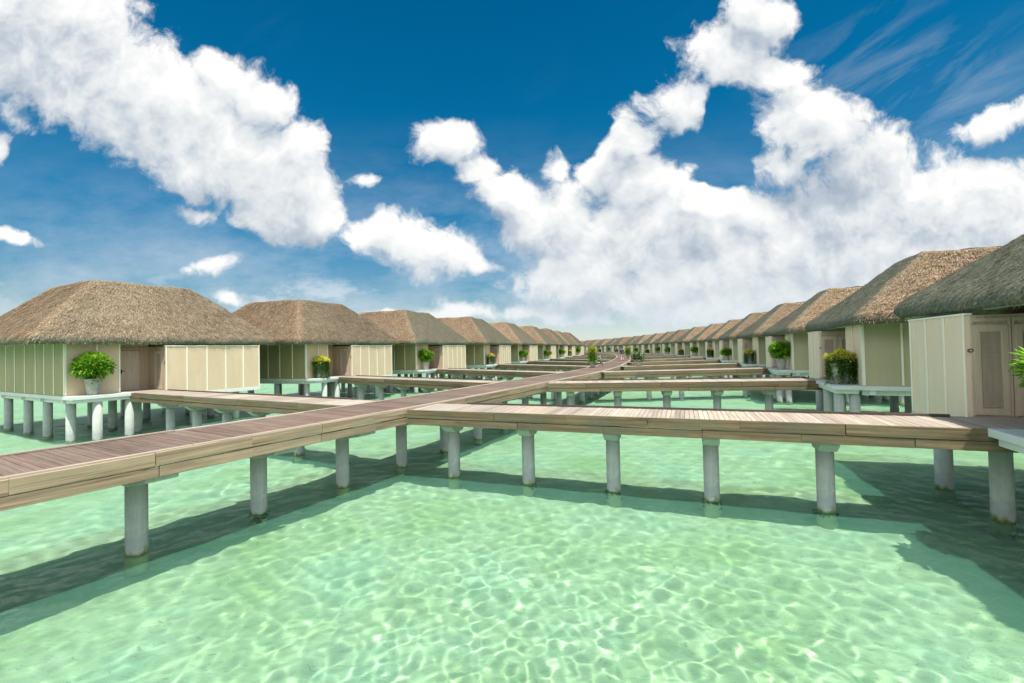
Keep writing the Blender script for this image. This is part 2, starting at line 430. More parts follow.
sl.cycles.is_caustics_light = True

# ---------------------------------------------------------------- camera
cd = bpy.data.cameras.new('camera'); co_ = bpy.data.objects.new('camera', cd); col.objects.link(co_)
cd.lens = 15.82; cd.sensor_width = 36; cd.clip_end = 9000; cd.clip_start = .05
co_.matrix_world = Matrix.Translation((0, 0, 3.9)) @ Matrix.Rotation(R(91.05), 4, 'X') @ Matrix.Rotation(R(-1.2), 4, 'Z')
sc.camera = co_

# ---------------------------------------------------------------- water + seabed
def build_water():
    front = np.linspace(-1.12, 1.12, 620)
    back = np.linspace(1.12, 2 * math.pi - 1.12, 90)[1:-1]
    ang = np.concatenate([front, back]); na = len(ang)
    r = [1.2]
    while r[-1] < 5000: r.append(r[-1] * (1.0042 if r[-1] < 70 else 1.045))
    r = np.array(r); nr = len(r)
    A, RR = np.meshgrid(ang, r); X = RR * np.sin(A); Y = RR * np.cos(A)
    cell = np.where(np.abs(A) <= 1.12, RR * .0042, RR * .06); cell[RR > 72] = 9
    Z = np.zeros_like(X); rng = np.random.default_rng(8)
    for i in range(130):
        lam = .16 * 10 ** (rng.random() ** 1.35 * 1.12); th = rng.normal(.5, 1.05); k = 2 * math.pi / lam
        amp = .00152 * lam ** 1.05
        att = np.clip((lam / cell - 3) / 4, 0, 1)
        ph = rng.random() * 6.28
        s = np.sin(k * (X * math.cos(th) + Y * math.sin(th)) + ph + .6 * np.sin(.9 * (X * math.sin(th) - Y * math.cos(th)) + ph))
        Z += att * amp * s
    # patches of stronger and calmer ripples
    Z *= .85 + .3 * np.sin(.35 * X + 1) * np.sin(.28 * Y + .4)
    idx = np.arange(nr * na).reshape(nr, na); nx = np.roll(idx, -1, axis=1)
    f = np.stack([idx[:-1], nx[:-1], nx[1:], idx[1:]], -1).reshape(-1, 4)
    # orientation: normal up
    co = np.stack([X, Y, Z], -1).reshape(-1, 3)
    c0 = len(co); co = np.concatenate([co, [[0, 0, 0]]])
    tri = np.stack([np.full(na, c0), nx[0], idx[0]], -1)
    a, b_, c = co[f[0][0]], co[f[0][1]], co[f[0][2]]
    if np.cross(b_ - a, c - b_)[2] < 0: f = f[:, ::-1]
    a, b_, c = co[tri[0][0]], co[tri[0][1]], co[tri[0][2]]
    if np.cross(b_ - a, c - b_)[2] < 0: tri = tri[:, ::-1]
    me = bpy.data.meshes.new('water'); me.vertices.add(len(co)); me.vertices.foreach_set('co', co.ravel())
    loops = np.concatenate([f.ravel(), tri.ravel()]).astype(np.int32)
    st = np.concatenate([np.arange(0, f.size, 4), f.size + np.arange(0, tri.size, 3)]).astype(np.int32)
    me.loops.add(len(loops)); me.loops.foreach_set('vertex_index', loops)
    me.polygons.add(len(st)); me.polygons.foreach_set('loop_start', st)
    me.polygons.foreach_set('use_smooth', np.ones(len(st), bool)); me.update(calc_edges=True)
    m = bpy.data.materials.new('lagoon water'); m.use_nodes = True; t = NT(m.node_tree); t.t.nodes.clear()
    out = t.n('ShaderNodeOutputMaterial'); g = t.n('ShaderNodeBsdfRefraction')
    g.inputs['IOR'].default_value = 1.33; g.inputs['Roughness'].default_value = 0
    g.inputs['Color'].default_value = (.755, .978, .890, 1)
    gl = t.n('ShaderNodeBsdfAnisotropic'); gl.inputs['Roughness'].default_value = .012
    rn = t.math('ADD', t.noise(t.n('ShaderNodeMapping', inp={'Vector': objco(t), 'Rotation': (0, 0, .35), 'Scale': (1, 2.2, 1)}).outputs[0], 3.4, 5, .6, .6), 0.0)
    bp = t.n('ShaderNodeBump'); bp.inputs['Strength'].default_value = 1; bp.inputs['Distance'].default_value = .24
    t.l(rn, bp.inputs['Height']); t.l(bp.outputs[0], gl.inputs['Normal'])
    fr = t.n('ShaderNodeFresnel'); fr.inputs['IOR'].default_value = 1.33; t.l(bp.outputs[0], fr.inputs['Normal'])
    mx = t.n('ShaderNodeMixShader'); t.l(t.math('MULTIPLY', fr.outputs[0], .9), mx.inputs[0]); t.l(g.outputs[0], mx.inputs[1]); t.l(gl.outputs[0], mx.inputs[2])
    # fine suspended sand: a little light is scattered back before it reaches the bed
    df = t.n('ShaderNodeBsdfDiffuse'); df.inputs['Color'].default_value = (.26, .80, .56, 1)
    m2 = t.n('ShaderNodeMixShader'); m2.inputs[0].default_value = .095; t.l(mx.outputs[0], m2.inputs[1]); t.l(df.outputs[0], m2.inputs[2])
    t.l(m2.outputs[0], out.inputs[0]); me.materials.append(m)
    o = link('water', me); o['kind'] = 'structure'; o.cycles.is_caustics_caster = True
    # seabed of pale sand
    mb = MB(); rr = 5200
    mb.v = [(-rr, -rr, BED), (rr, -rr, BED), (rr, rr, BED), (-rr, rr, BED)]; mb.face([0, 1, 2, 3])
    m, t, b = new_mat('lagoon sand'); co2 = objco(t)
    big = t.noise(co2, .33, 5, .62); mid = t.noise(co2, 1.5, 5, .65); fin = t.noise(co2, 16, 3, .7)
    c = t.mix(t.mapr(mid, .32, .7), (.76, .71, .50), (.92, .85, .64))
    c = t.mix(t.mapr(big, .46, .66, 0, .8), c, (.58, .60, .28))
    c = t.mix(t.mapr(big, .46, .30, 0, .6), c, (.52, .64, .50))
    c = t.mix(t.mapr(fin, .66, .80, 0, .45), c, (.38, .40, .22))
    c = t.mix(t.mapr(t.noise(co2, 3.0, 5, .78), .60, .74, 0, .7), c, (.34, .36, .16))
    c = t.mix(t.mapr(t.noise(t.n('ShaderNodeMapping', inp={'Vector': co2, 'Rotation': (0, 0, .7), 'Scale': (1, 3.5, 1)}).outputs[0], 5, 3, .6), .64, .70, 0, .5), c, (.25, .22, .12))
    t.l(c, b.inputs['Base Color']); b.inputs['Roughness'].default_value = 1
    bump(t, b, mid, .5, .12)
    o = link('seabed', mb.mesh('seabed', [m])); o['kind'] = 'structure'; o.cycles.is_caustics_receiver = True
build_water()

# ---------------------------------------------------------------- decks
def catmull(pts, step=.5):
    P = [Vector(p) for p in pts]; P = [P[0] * 2 - P[1]] + P + [P[-1] * 2 - P[-2]]
    out = []
    for i in range(1, len(P) - 2):
        n = max(2, int((P[i + 1] - P[i]).length / step))
        for k in range(n):
            t = k / n; a, b, c, d = P[i - 1:i + 3]
            out.append(.5 * ((2 * b) + (-a + c) * t + (2 * a - 5 * b + 4 * c - d) * t * t + (-a + 3 * b - 3 * c + d) * t ** 3))
    out.append(P[-2].copy()); return out
class Path:
    def __init__(s, pts):
        s.p = pts; s.L = [0]
        for a, b in zip(pts, pts[1:]): s.L.append(s.L[-1] + (b - a).length)
        s.len = s.L[-1]
    def at(s, u):
        u = min(max(u, 0), s.len - 1e-6)
        import bisect
        i = min(bisect.bisect_right(s.L, u) - 1, len(s.p) - 2); k = (u - s.L[i]) / (s.L[i + 1] - s.L[i])
        p = s.p[i].lerp(s.p[i + 1], k)
        a = s.p[max(i - 1, 0)]; b = s.p[min(i + 2, len(s.p) - 1)]
        d = (b - a).normalized(); return p, d, Vector((d.y, -d.x))     # right-hand normal
def planks(path, w, pitch=.112, gap=.009, th=.04, u0=0, u1=None, z=DECK, tone_sd=.22):
    mb = MB(); u = u0; u1 = path.len if u1 is None else u1; slow = random.random()
    while u < u1 - .02:
        e = min(u + pitch - gap, u1)
        p, d, n = path.at(u); q, d2, n2 = path.at(e)
        j = random.uniform(-.012, .012); dz = random.uniform(-.004, .004); a, b = w / 2 + j, w / 2 - j
        L0, R0 = p - n * a, p + n * b; L1, R1 = q - n2 * a, q + n2 * b
        slow = min(max(slow + random.uniform(-.25, .25), .1), .9)
        tn = min(max(.5 + (slow - .5) * .5 + random.gauss(0, tone_sd * .6), 0), 1)
        zz = z + dz
        mb.hexa([(*L0, zz - th), (*R0, zz - th), (*R1, zz - th), (*L1, zz - th), (*L0, zz), (*R0, zz), (*R1, zz), (*L1, zz)], tn)
        u += pitch
    return mb
def beam(path, off, z0, z1, th, u0, u1, seg=3.2, wob=.006):
    """a run of butted boards following the path at a side offset"""
    mb = MB(); u = u0 - random.random() * seg * .5
    while u < u1:
        e = min(u + seg * random.uniform(.85, 1.15), u1); s = max(u, u0)
        if e - s > .05:
            tn = random.uniform(.25, .8); k = max(1, int((e - s) / 1.6)); dz = random.uniform(-wob, wob); uo = random.random() * 50
            for i in range(k):
                a = s + (e - s) * i / k; b = s + (e - s) * (i + 1) / k - (.012 if i == k - 1 else 0)
                p, d, n = path.at(a); q, d2, n2 = path.at(b); sg = math.copysign(th, off)
                A, B = p + n * off, q + n2 * off; C, D = q + n2 * (off + sg), p + n * (off + sg)
                mb.hexa([(*A, z0 + dz), (*B, z0 + dz), (*C, z0 + dz), (*D, z0 + dz), (*A, z1 + dz), (*B, z1 + dz), (*C, z1 + dz), (*D, z1 + dz)], tn, uo + a)
        u = e + .001
    return mb

def pile_mesh(r=.185, capw=.62, capd=.5, top=DECK - .47, n=22, wide=None):
    mb = MB(); mb.lathe(0, 0, [(r * 1.02, BED - .2), (r, 0), (r, top - .26)], n); return mb.mesh('pile', 'concrete')
def crosshead_mesh(half, depth=.19, top=DECK - .46):
    """tapered concrete crosshead under the beams, long axis x"""
    mb = MB(); a, b = half, .24; h = .27
    mb.v = [(-b, -depth, top - h), (b, -depth, top - h), (b, depth, top - h), (-b, depth, top - h),
            (-a, -depth, top), (a, -depth, top), (a, depth, top), (-a, depth, top),
            (-a, -depth, top - .10), (a, -depth, top - .10), (a, depth, top - .10), (-a, depth, top - .10)]
    for f in ((0, 3, 2, 1), (4, 5, 6, 7), (0, 1, 9, 8), (8, 9, 5, 4), (2, 3, 11, 10), (10, 11, 7, 6), (1, 2, 10, 9), (9, 10, 6, 5), (3, 0, 8, 11), (11, 8, 4, 7)):
        mb.face(list(f))
    return mb.mesh('crosshead', 'concrete', bevel=.012)
def growth_mesh(seed, r=.20):
    rd = random.Random(seed); bm = bmesh.new()
    for k in range(14):
        a = rd.random() * 6.28; rr = r * rd.uniform(.75, 1.1); s = rd.uniform(.03, .085)
        mt = Matrix.Translation((rr * math.cos(a), rr * math.sin(a), rd.uniform(-.5, -.02))) @ Matrix.Diagonal((s, s, s * rd.uniform(.7, 1.5), 1))
        bmesh.ops.create_icosphere(bm, subdivisions=2, radius=1, matrix=mt)
    for v in bm.verts: v.co += Vector((rd.uniform(-1, 1), rd.uniform(-1, 1), rd.uniform(-1, 1))) * .018
    for k in range(20):                                         # fronds
        a = rd.random() * 6.28; p = Vector((r * math.cos(a), r * math.sin(a), rd.uniform(-.2, .08)))
        d = Vector((math.cos(a) * rd.uniform(.2, .7), math.sin(a) * rd.uniform(.2, .7), rd.uniform(-1.2, -.2))).normalized() * rd.uniform(.08, .2)
        s = Vector((-math.sin(a), math.cos(a), rd.uniform(-.5, .5))).normalized() * .022
        v = [bm.verts.new(q) for q in (p - s, p + s, p + d + s * .7, p + d - s * .4)]; bm.faces.new(v)
    me = bpy.data.meshes.new('growth'); bm.to_mesh(me); bm.free(); me.materials.append(M['growth']); return me
PILE = pile_mesh(); PILE_SLIM = pile_mesh(.16)
GROWTH = [growth_mesh(i) for i in range(4)]
CROSS_MAIN = crosshead_mesh(1.12, .27); CROSS_SIDE = crosshead_mesh(.47)
def put_pile(root, x, y, ang, cross, me=PILE, grow=True, root_inv=None):
    o = link('pile', me, root); o.location = (x, y, 0); o.rotation_euler = (0, 0, ang); o.cycles.is_caustics_receiver = True
    c = link('crosshead', cross, o)
    if grow:
        g = link('marine_growth', random.choice(GROWTH), o); g.rotation_euler = (0, 0, random.random() * 6); s = random.uniform(.85, 1.0); g.scale = (s, s, s); g.location = (0, 0, -.06); g.cycles.is_caustics_receiver = True
    return o

# main boardwalk centre line
d0 = Vector((.505, .863)); base = Vector((-9.62, 5.63))
mainpts = [base + d0 * k for k in (-14, -6, 0, 6, 11.4)] + [Vector(p) for p in ((.61, 24.2), (5.25, 33.5), (9.0, 43), (12.2, 53), (15.1, 62.5), (18.2, 74), (21.7, 88), (25.2, 104), (28.2, 120), (30.0, 138), (30.6, 156), (30.0, 176), (28.6, 196), (26.2, 216), (22.8, 236))]
MAIN = Path(catmull(mainpts))
MW = 2.42
root = empty('boardwalk'); tag(root, 'long weathered timber boardwalk curving between the two rows of bungalows', 'boardwalk')
link('deck', planks(MAIN, MW).mesh('deck', 'main_plank', fix=False), root)
for s in (-1, 1):
    link('edge_board', beam(MAIN, s * (MW / 2 - .10), DECK + .004, DECK + .028, .13, 0, MAIN.len).mesh('edge_board', 'side_plank'), root)
    link('side_beam', beam(MAIN, s * (MW / 2 + .02), DECK - .235, DECK + .005, .07, 0, MAIN.len).mesh('side_beam', 'beam', bevel=.008), root)
    link('lower_beam', beam(MAIN, s * (MW / 2 + .010), DECK - .45, DECK - .247, .07, 0, MAIN.len).mesh('lower_beam', 'beam', bevel=.008), root)
def nearest_u(path, q):
    return min((((path.at(u)[0] - q).length), u) for u in np.arange(0, path.len, .25))[1]
u = nearest_u(MAIN, Vector((-8.07, 9.45)) + Vector((.0, .0))) - 2.47 * 3
k = 0
while u < MAIN.len - 1 and k < 99:
    p, d, n = MAIN.at(u); put_pile(root, p.x, p.y, math.atan2(n.y, n.x), CROSS_MAIN, grow=k < 30 and k % 3 == 1); u += 2.47; k += 1

# ---------------------------------------------------------------- bungalows
# local frame: origin at the outer corner of the main room nearest the camera,
# +x towards the boardwalk (mirrored for the right row), +y along the row, z above the water
def spec(side):
    if side == 'L':
        return dict(Bn=2.1, Cn=3.75, Dn=8.9, Ce=.78, x0=-9.4, En=-1.45, Ee=.85, run=3.3, Nn=10.2, Xw=-11.0, top=8.12, pitch=.85)
    return dict(Bn=2.3, Cn=5.1, Dn=7.75, Ce=.52, x0=-8.2, En=-1.15, Ee=.50, run=3.1, Nn=9.1, Xw=-9.9, top=7.62, pitch=.85)
ZE = 4.60          # eave underside
def panels(mb, ax, a0, a1, fixed, z0, z1, widths, th=.05, tones=(.35, .65)):
    pass
def wall_run(ax, a0, a1, fixed, z0, z1, n, out, th=.10):
    """a wall of n boards along axis ax (x or y) whose outer face sits at `fixed`, plus battens proud of it"""
    w = MB(); b = MB(); s = (a1 - a0) / n
    lo, hi = (fixed - th, fixed) if out > 0 else (fixed, fixed + th)
    for i in range(n):
        q0, q1 = a0 + i * s, a0 + (i + 1) * s
        if ax == 'y': w.box(lo, hi, q0, q1 - .004, z0, z1)
        else: w.box(q0, q1 - .004, lo, hi, z0, z1, along='x')
    return w
def battens(ax, xs, fixed, z0, z1, out, wd=.07, th=.028):
    out_ = []
    lo, hi = (fixed + .002, fixed + th) if out > 0 else (fixed - th, fixed - .002)
    for q in xs:
        b = MB()
        if ax == 'y': b.box(lo, hi, q - wd / 2, q + wd / 2, z0, z1)
        else: b.box(q - wd / 2, q + wd / 2, lo, hi, z0, z1, along='x')
        out_.append(b)
    return out_

def roof_profile(i, n, S):
    """inset and height along the slope, slightly convex like packed thatch"""
    t = i / n
    return t, t
def build_roof(S, side, mossE=1.0, mossAll=0.0, straws=62000, seed=1):
    rd = np.random.default_rng(seed)
    x1, x0, y0, y1 = S['Ee'], S['Xw'], S['En'], S['Nn']; run = S['run']; top = S['top']
    NP = 240; rows = 46; lip = .30; KN = 1.3 if side == 'R' else 1.12
    cx, cy = (x0 + x1) / 2, (y0 + y1) / 2
    def ring(inset, rad):
        insn = inset * KN; off = (inset - insn) / 2
        hx, hy = (x1 - x0) / 2 - inset, (y1 - y0) / 2 - (inset + insn) / 2; rad = min(rad, hx - .05, hy - .05)
        pts = []; per = 4 * ((hx - rad) + (hy - rad)) + 2 * math.pi * rad
        # same parameter on each ring: split into 4 sides + 4 corners
        nc = 10; ns = NP // 4 - nc
        for (sx, sy, a0) in ((1, -1, -90), (1, 1, 0), (-1, 1, 90), (-1, -1, 180)):
            ccx, ccy = sx * (hx - rad), sy * (hy - rad)
            for k in range(nc):
                a = R(a0 + 90 * k / nc); pts.append((ccx + rad * math.cos(a), ccy + rad * math.sin(a)))
            # straight run to the next corner
            ax_, ay_ = ccx + rad * math.cos(R(a0 + 90)), ccy + rad * math.sin(R(a0 + 90))
            nxt = {(1, -1): (1, 1), (1, 1): (-1, 1), (-1, 1): (-1, -1), (-1, -1): (1, -1)}[(sx, sy)]
            bx_, by_ = nxt[0] * (hx - rad) + rad * math.cos(R(a0 + 90)), nxt[1] * (hy - rad) + rad * math.sin(R(a0 + 90))
            for k in range(ns): pts.append((ax_ + (bx_ - ax_) * k / ns, ay_ + (by_ - ay_) * k / ns))
        P_ = np.array(pts); P_[:, 1] += off
        return P_
    V = []; H = top - (ZE + lip)
    prof = [(.75, ZE + .10, .3), (.30, ZE + .02, .4), (.08, ZE, .5), (.0, ZE + .06, .52), (-.03, ZE + .15, .52), (.0, ZE + .25, .5)]
    for i in range(1, rows + 1):
        t = i / rows; ins = run * t; z = ZE + lip + H * (t + .05 * t * (1 - t))
        z = min(z, top + .02)
        prof.append((ins, z, .34 * (1 - t) + .07))
    cap = []
    hx, hy = (x1 - x0) / 2, (y1 - y0) / 2
    for i in range(1, 9):                                                # gently crowned top
        t = i / 8; prof.append((run + (min(hx, hy) - run - .12) * t, top + .02 + .14 * (t - .5 * t * t), .18 * (1 - t) + .05))
    nr = len(prof); co = np.zeros((nr, NP, 3))
    for j, (ins, z, rad) in enumerate(prof):
        r = ring(ins, rad); co[j, :, 0] = r[:, 0] + cx; co[j, :, 1] = r[:, 1] + cy; co[j, :, 2] = z
    # lumps: smooth noise from random sines
    def lump(P, f, a, n=14):
        o = np.zeros(P.shape[:-1])
        for _ in range(n):
            k = rd.normal(0, f, 3); o += np.sin(P @ k + rd.random() * 6.28)
        return a * o / math.sqrt(n)
    w = np.ones(nr); w[:3] = .3
    dz = lump(co, 1.1, .030) + lump(co, 5, .014) + lump(co, 14, .012)
    co[:, :, 2] += dz * w[:, None]
    rdx = lump(co, 3.5, .03) + rd.normal(0, .008, co.shape[:2])
    dirx = co[:, :, 0] - cx; diry = co[:, :, 1] - cy; L = np.hypot(dirx, diry) + 1e-6
    ew = np.zeros(nr); ew[2:12] = 1
    co[:, :, 0] += dirx / L * rdx * ew[:, None]; co[:, :, 1] += diry / L * rdx * ew[:, None]
    idx = np.arange(nr * NP).reshape(nr, NP); nx = np.roll(idx, -1, 1)
    F = np.stack([idx[:-1], nx[:-1], nx[1:], idx[1:]], -1)
    verts = co.reshape(-1, 3).tolist(); faces = F.reshape(-1, 4).tolist()
    faces.append(idx[-1].tolist())
    # attributes on vertices
    def moss_of(x, y, z):
        """green growth sits on the slope that faces the boardwalk"""
        ex, ey0, ey1, ex0 = x1 - x, y - y0, y1 - y, x - x0
        m_ = np.minimum(np.minimum(ey0, ey1), ex0) - ex
        g = 1 / (1 + np.exp(-m_ * 5)); return np.clip(g * mossE + mossAll, 0, 1)
    moss = moss_of(co[:, :, 0], co[:, :, 1], co[:, :, 2]).reshape(-1)
    # the cut ends of the eave take part of the moss colour
    lipm = np.zeros((nr, NP)); lipm[:6] = .45
    moss = np.clip(moss + lipm.reshape(-1), 0, 1)
    sgn = -1 if side == 'R' else 1
    # straws
    base_n = len(verts); sv = []; sf = []; sm = []; st = []
    lo, hi = 6, 6 + rows
    area = np.linalg.norm(co[lo + 1:hi, :, :] - co[lo:hi - 1, :, :], axis=2) * np.linalg.norm(np.roll(co, -1, 1)[lo:hi - 1] - co[lo:hi - 1], axis=2)
    pr = (area / area.sum()).ravel(); pick = rd.choice(len(pr), straws, p=pr)
    jj = pick // NP + lo; kk = pick % NP
    a = co[jj, kk]; b_ = co[jj, (kk + 1) % NP]; c_ = co[jj + 1, kk]
    u_ = rd.random(straws)[:, None]; v_ = rd.random(straws)[:, None]
    p = a + (b_ - a) * u_ + (c_ - a) * v_
    side_v = b_ - a; side_v /= np.linalg.norm(side_v, axis=1)[:, None] + 1e-9
    down = a - c_; down /= np.linalg.norm(down, axis=1)[:, None] + 1e-9
    nrm = np.cross(side_v, -down); nrm /= np.linalg.norm(nrm, axis=1)[:, None]; nrm *= np.sign(nrm[:, 2:3])
    msk = 1 - .45 * moss_of(p[:, 0], p[:, 1], 0)[:, None]; ln = rd.uniform(.10, .34, straws)[:, None] * msk; wd = rd.uniform(.006, .014, straws)[:, None] * msk; yaw = rd.normal(0, .22, straws)[:, None]
    dd = down + side_v * yaw + nrm * rd.uniform(.0, .24, straws)[:, None]
    s0 = p + nrm * .004; s1 = p + dd * ln
    q = np.stack([s0 - side_v * wd, s0 + side_v * wd, s1 + side_v * wd * .6, s1 - side_v * wd * .6], 1)
    # fringe hanging at the eave
    nf = 2600; k2 = rd.integers(0, NP, nf); jf = rd.integers(2, 6, nf)
    a = co[jf, k2]; b_ = co[jf, (k2 + 1) % NP]; p2 = a + (b_ - a) * rd.random(nf)[:, None]
    sd = b_ - a; sd /= np.linalg.norm(sd, axis=1)[:, None] + 1e-9
    outw = np.stack([sd[:, 1], -sd[:, 0], np.zeros(nf)], 1); outw *= np.sign((outw * (p2 - np.array([cx, cy, 0]))).sum(1))[:, None]
    ln2 = rd.uniform(.05, .14, nf)[:, None]; w2 = rd.uniform(.006, .014, nf)[:, None]
    e2 = p2 + outw * ln2 * rd.uniform(.1, .7, nf)[:, None] - np.array([0, 0, 1]) * ln2 * rd.uniform(.3, 1, nf)[:, None]
    q2 = np.stack([p2 - sd * w2, p2 + sd * w2, e2 + sd * w2 * .5, e2 - sd * w2 * .5], 1)
    q = np.concatenate([q, q2]); n2 = len(q)
    mossq = moss_of(q[:, 0, 0], q[:, 0, 1], 0); mossq[straws:] = np.clip(mossq[straws:] + .4, 0, 1)
    verts += q.reshape(-1, 3).tolist(); fi = np.arange(n2 * 4).reshape(-1, 4) + base_n
    nfaces0 = len(faces); faces += fi.tolist()
    if sgn < 0: verts = [(-x, y, z) for x, y, z in verts]
    me = bpy.data.meshes.new('roof'); me.from_pydata(verts, [], faces)
    me.materials.append(M['thatch']); me.materials.append(M['straw'])
    mi = np.zeros(len(faces), np.int32); mi[nfaces0:] = 1; me.polygons.foreach_set('material_index', mi)
    smf = np.ones(len(faces), bool); smf[nfaces0:] = False; me.polygons.foreach_set('use_smooth', smf)
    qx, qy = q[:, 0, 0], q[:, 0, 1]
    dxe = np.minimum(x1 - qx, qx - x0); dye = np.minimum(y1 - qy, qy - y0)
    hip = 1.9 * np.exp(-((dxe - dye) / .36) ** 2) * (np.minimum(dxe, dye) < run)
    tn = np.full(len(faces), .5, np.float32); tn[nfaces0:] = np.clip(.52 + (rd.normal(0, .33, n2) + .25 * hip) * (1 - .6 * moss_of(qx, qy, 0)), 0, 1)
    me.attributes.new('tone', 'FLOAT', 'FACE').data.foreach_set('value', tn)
    mv = np.concatenate([moss, np.repeat(mossq, 4)]).astype(np.float32)
    me.attributes.new('moss', 'FLOAT', 'POINT').data.foreach_set('value', mv)
    bm = bmesh.new(); bm.from_mesh(me)
    fs = [f for f in bm.faces if f.material_index == 0]; bmesh.ops.recalc_face_normals(bm, faces=fs); bm.to_mesh(me); bm.free()
    return me

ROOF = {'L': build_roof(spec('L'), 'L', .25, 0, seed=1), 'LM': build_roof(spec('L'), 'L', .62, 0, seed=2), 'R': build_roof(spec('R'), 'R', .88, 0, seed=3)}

def build_house(side):
    S = spec(side); mir = side == 'R'
    root = empty('overwater_bungalow')
    def P(name, mb, mat, parent=root, **kw): return part(name, mb.mesh(name, mat, mirror=mir, **kw), parent)
    zf = DECK; zt = ZE + .12; x0 = S['x0']; Bn, Cn, Dn, Ce = S['Bn'], S['Cn'], S['Dn'], S['Ce']
    rec = -1.05 if side == 'L' else -1.7
    # main room: camera-side wall, wall facing the boardwalk
    wl = wall_run('x', x0, -.012, 0, zf + .02, zt, 7, -1)
    P('side_wall', wl, 'khaki_light' if mir else 'khaki')
    s = x0 / 7.; xs = [-.035] + [-.0 + s * i for i in (1, 2, 3, 4, 5, 6)]
    if side == 'L': xs = [-.035, -1.25, -2.45, -3.6, -5.1, -6.6, -8.0]
    else: xs = [-.035, -1.25, -2.6, -4.0, -5.5, -7.0]
    for bb in battens('x', xs, 0, zf + .05, zt - .05, -1): P('batten', bb, 'trim', bevel=.004)
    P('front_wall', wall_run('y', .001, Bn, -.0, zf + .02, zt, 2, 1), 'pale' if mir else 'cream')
    for bb in battens('y', (.035, Bn * .56, Bn - .035), .0, zf + .05, zt - .05, 1): P('batten', bb, 'trim', bevel=.004)
    # recess wall with the entrance door
    wb = MB(); wb.box(rec - .10, rec, Bn + .1, Cn, zf + .02, zt); P('recess_wall', wb, 'brown')
    rs = MB(); rs.box(rec, -.104, Bn - .10, Bn - .001, zf + .02, zt, along='x'); P('reveal_wall', rs, 'khaki')
    dm = MB(); w0, w1 = Bn + .28, min(Bn + 1.2, Cn - .15); dm.box(rec + .003, rec + .05, w0, w1, zf + .04, zf + 2.12)
    door = P('door', dm, 'door')
    hm = MB(); hm.tube([(rec + .05, w0 + .12, zf + 1.05), (rec + .11, w0 + .12, zf + 1.05), (rec + .11, w0 + .26, zf + 1.05)], .016); hm.box(rec + .052, rec + .062, w0 + .08, w0 + .16, zf + .93, zf + 1.15); P('door_handle', hm, 'metal', door)
    fm = MB()
    for (a, b) in ((w0 - .08, w0 - .004), (w1 + .004, w1 + .08)): fm.box(rec + .002, rec + .07, a, b, zf + .02, zf + 2.2)
    fm.box(rec + .002, rec + .07, w0 - .08, w1 + .08, zf + 2.204, zf + 2.28); P('door_frame', fm, 'brown', door)
    # bath court: block that stands forward of the main room
    zb0, zb1 = DECK - .22, 4.47
    cam = MB(); cam.box(rec - .10, Ce - .012, Cn + .001, Cn + .10, zb0 + .22, zb1, along='x'); P('court_side_wall', cam, 'beige' if mir else 'brown')
    # vertical boards + louvred shutter door in that face
    bm_ = MB()
    xx = rec + .06
    while xx < Ce - .1:
        bm_.box(xx, xx + .018, Cn - .014, Cn - .001, zf + .05, zb1 - .04, along='x'); xx += .14
    P('cladding_strips', bm_, 'beige' if mir else 'brown')
    leaves_ = [(Ce - .72, .60), (Ce - 1.44, .60)] if side == 'R' else [(Ce - 1.02, .72)]
    dmat = 'beige' if side == 'R' else 'door'
    for s0, sw in leaves_:
        s1 = s0 + sw; sh = MB()
        for (a, b) in ((s0, s0 + .12), (s1 - .12, s1)): sh.box(a, b, Cn - .055, Cn - .018, zf + .06, zf + 2.10, along='x')
        for (a, b) in ((zf + .06, zf + .22), (zf + 1.94, zf + 2.10)): sh.box(s0 + .121, s1 - .121, Cn - .055, Cn - .018, a, b, along='x')
        shutter = P('shutter_door', sh, dmat, bevel=.004)
        lv = MB(); z = zf + .235
        while z < zf + 1.91:
            b0 = len(lv.v); a, b = s0 + .125, s1 - .125
            lv.v += [(a, Cn - .05, z), (b, Cn - .05, z), (b, Cn - .022, z + .042), (a, Cn - .022, z + .042), (a, Cn - .05, z + .010), (b, Cn - .05, z + .010), (b, Cn - .022, z + .052), (a, Cn - .022, z + .052)]
            for f in ((0, 3, 2, 1), (4, 5, 6, 7), (0, 1, 5, 4), (2, 3, 7, 6), (1, 2, 6, 5), (3, 0, 4, 7)): lv.face([b0 + i for i in f])
            z += .050
        P('louvre', lv, 'door', shutter)
        jm = MB()
        for (a, b) in ((s0 - .05, s0 - .006), (s1 + .006, s1 + .05)): jm.box(a, b, Cn - .045, Cn - .016, zf + .04, zf + 2.17, along='x')
        jm.box(s0 - .05, s1 + .05, Cn - .045, Cn - .016, zf + 2.174, zf + 2.25, along='x'); P('door_frame', jm, dmat, shutter)
    pm = MB(); bx = Ce - .063
    n_ = 20; b0 = len(pm.v)
    for yy_ in (Cn - .045, Cn - .016):
        for i in range(n_):
            a = 2 * math.pi * i / n_; pm.v.append((bx + .052 * math.cos(a), yy_, zf + 1.52 + .042 * math.sin(a)))
    pm.face([b0 + i for i in range(n_)]); pm.face([b0 + n_ + i for i in range(n_)][::-1])
    for i in range(n_): pm.face([b0 + i, b0 + (i + 1) % n_, b0 + n_ + (i + 1) % n_, b0 + n_ + i])
    pl = P('name_plaque', pm, 'plaque')
    pm = MB()
    for yy_ in (Cn - .052, Cn - .0452):
        for i in range(n_):
            a = 2 * math.pi * i / n_; pm.v.append((bx + .03 * math.cos(a), yy_, zf + 1.52 + .014 * math.sin(a)))
    pm.face([i for i in range(n_)]); pm.face([n_ + i for i in range(n_)][::-1])
    for i in range(n_): pm.face([i, (i + 1) % n_, n_ + (i + 1) % n_, n_ + i])
    P('emblem', pm, 'white', pl)
    nb = 5 if side == 'L' else 3
    P('court_wall', wall_run('y', Cn, Dn, Ce, zb0, zb1, nb, 1), 'pale' if mir else 'cream')
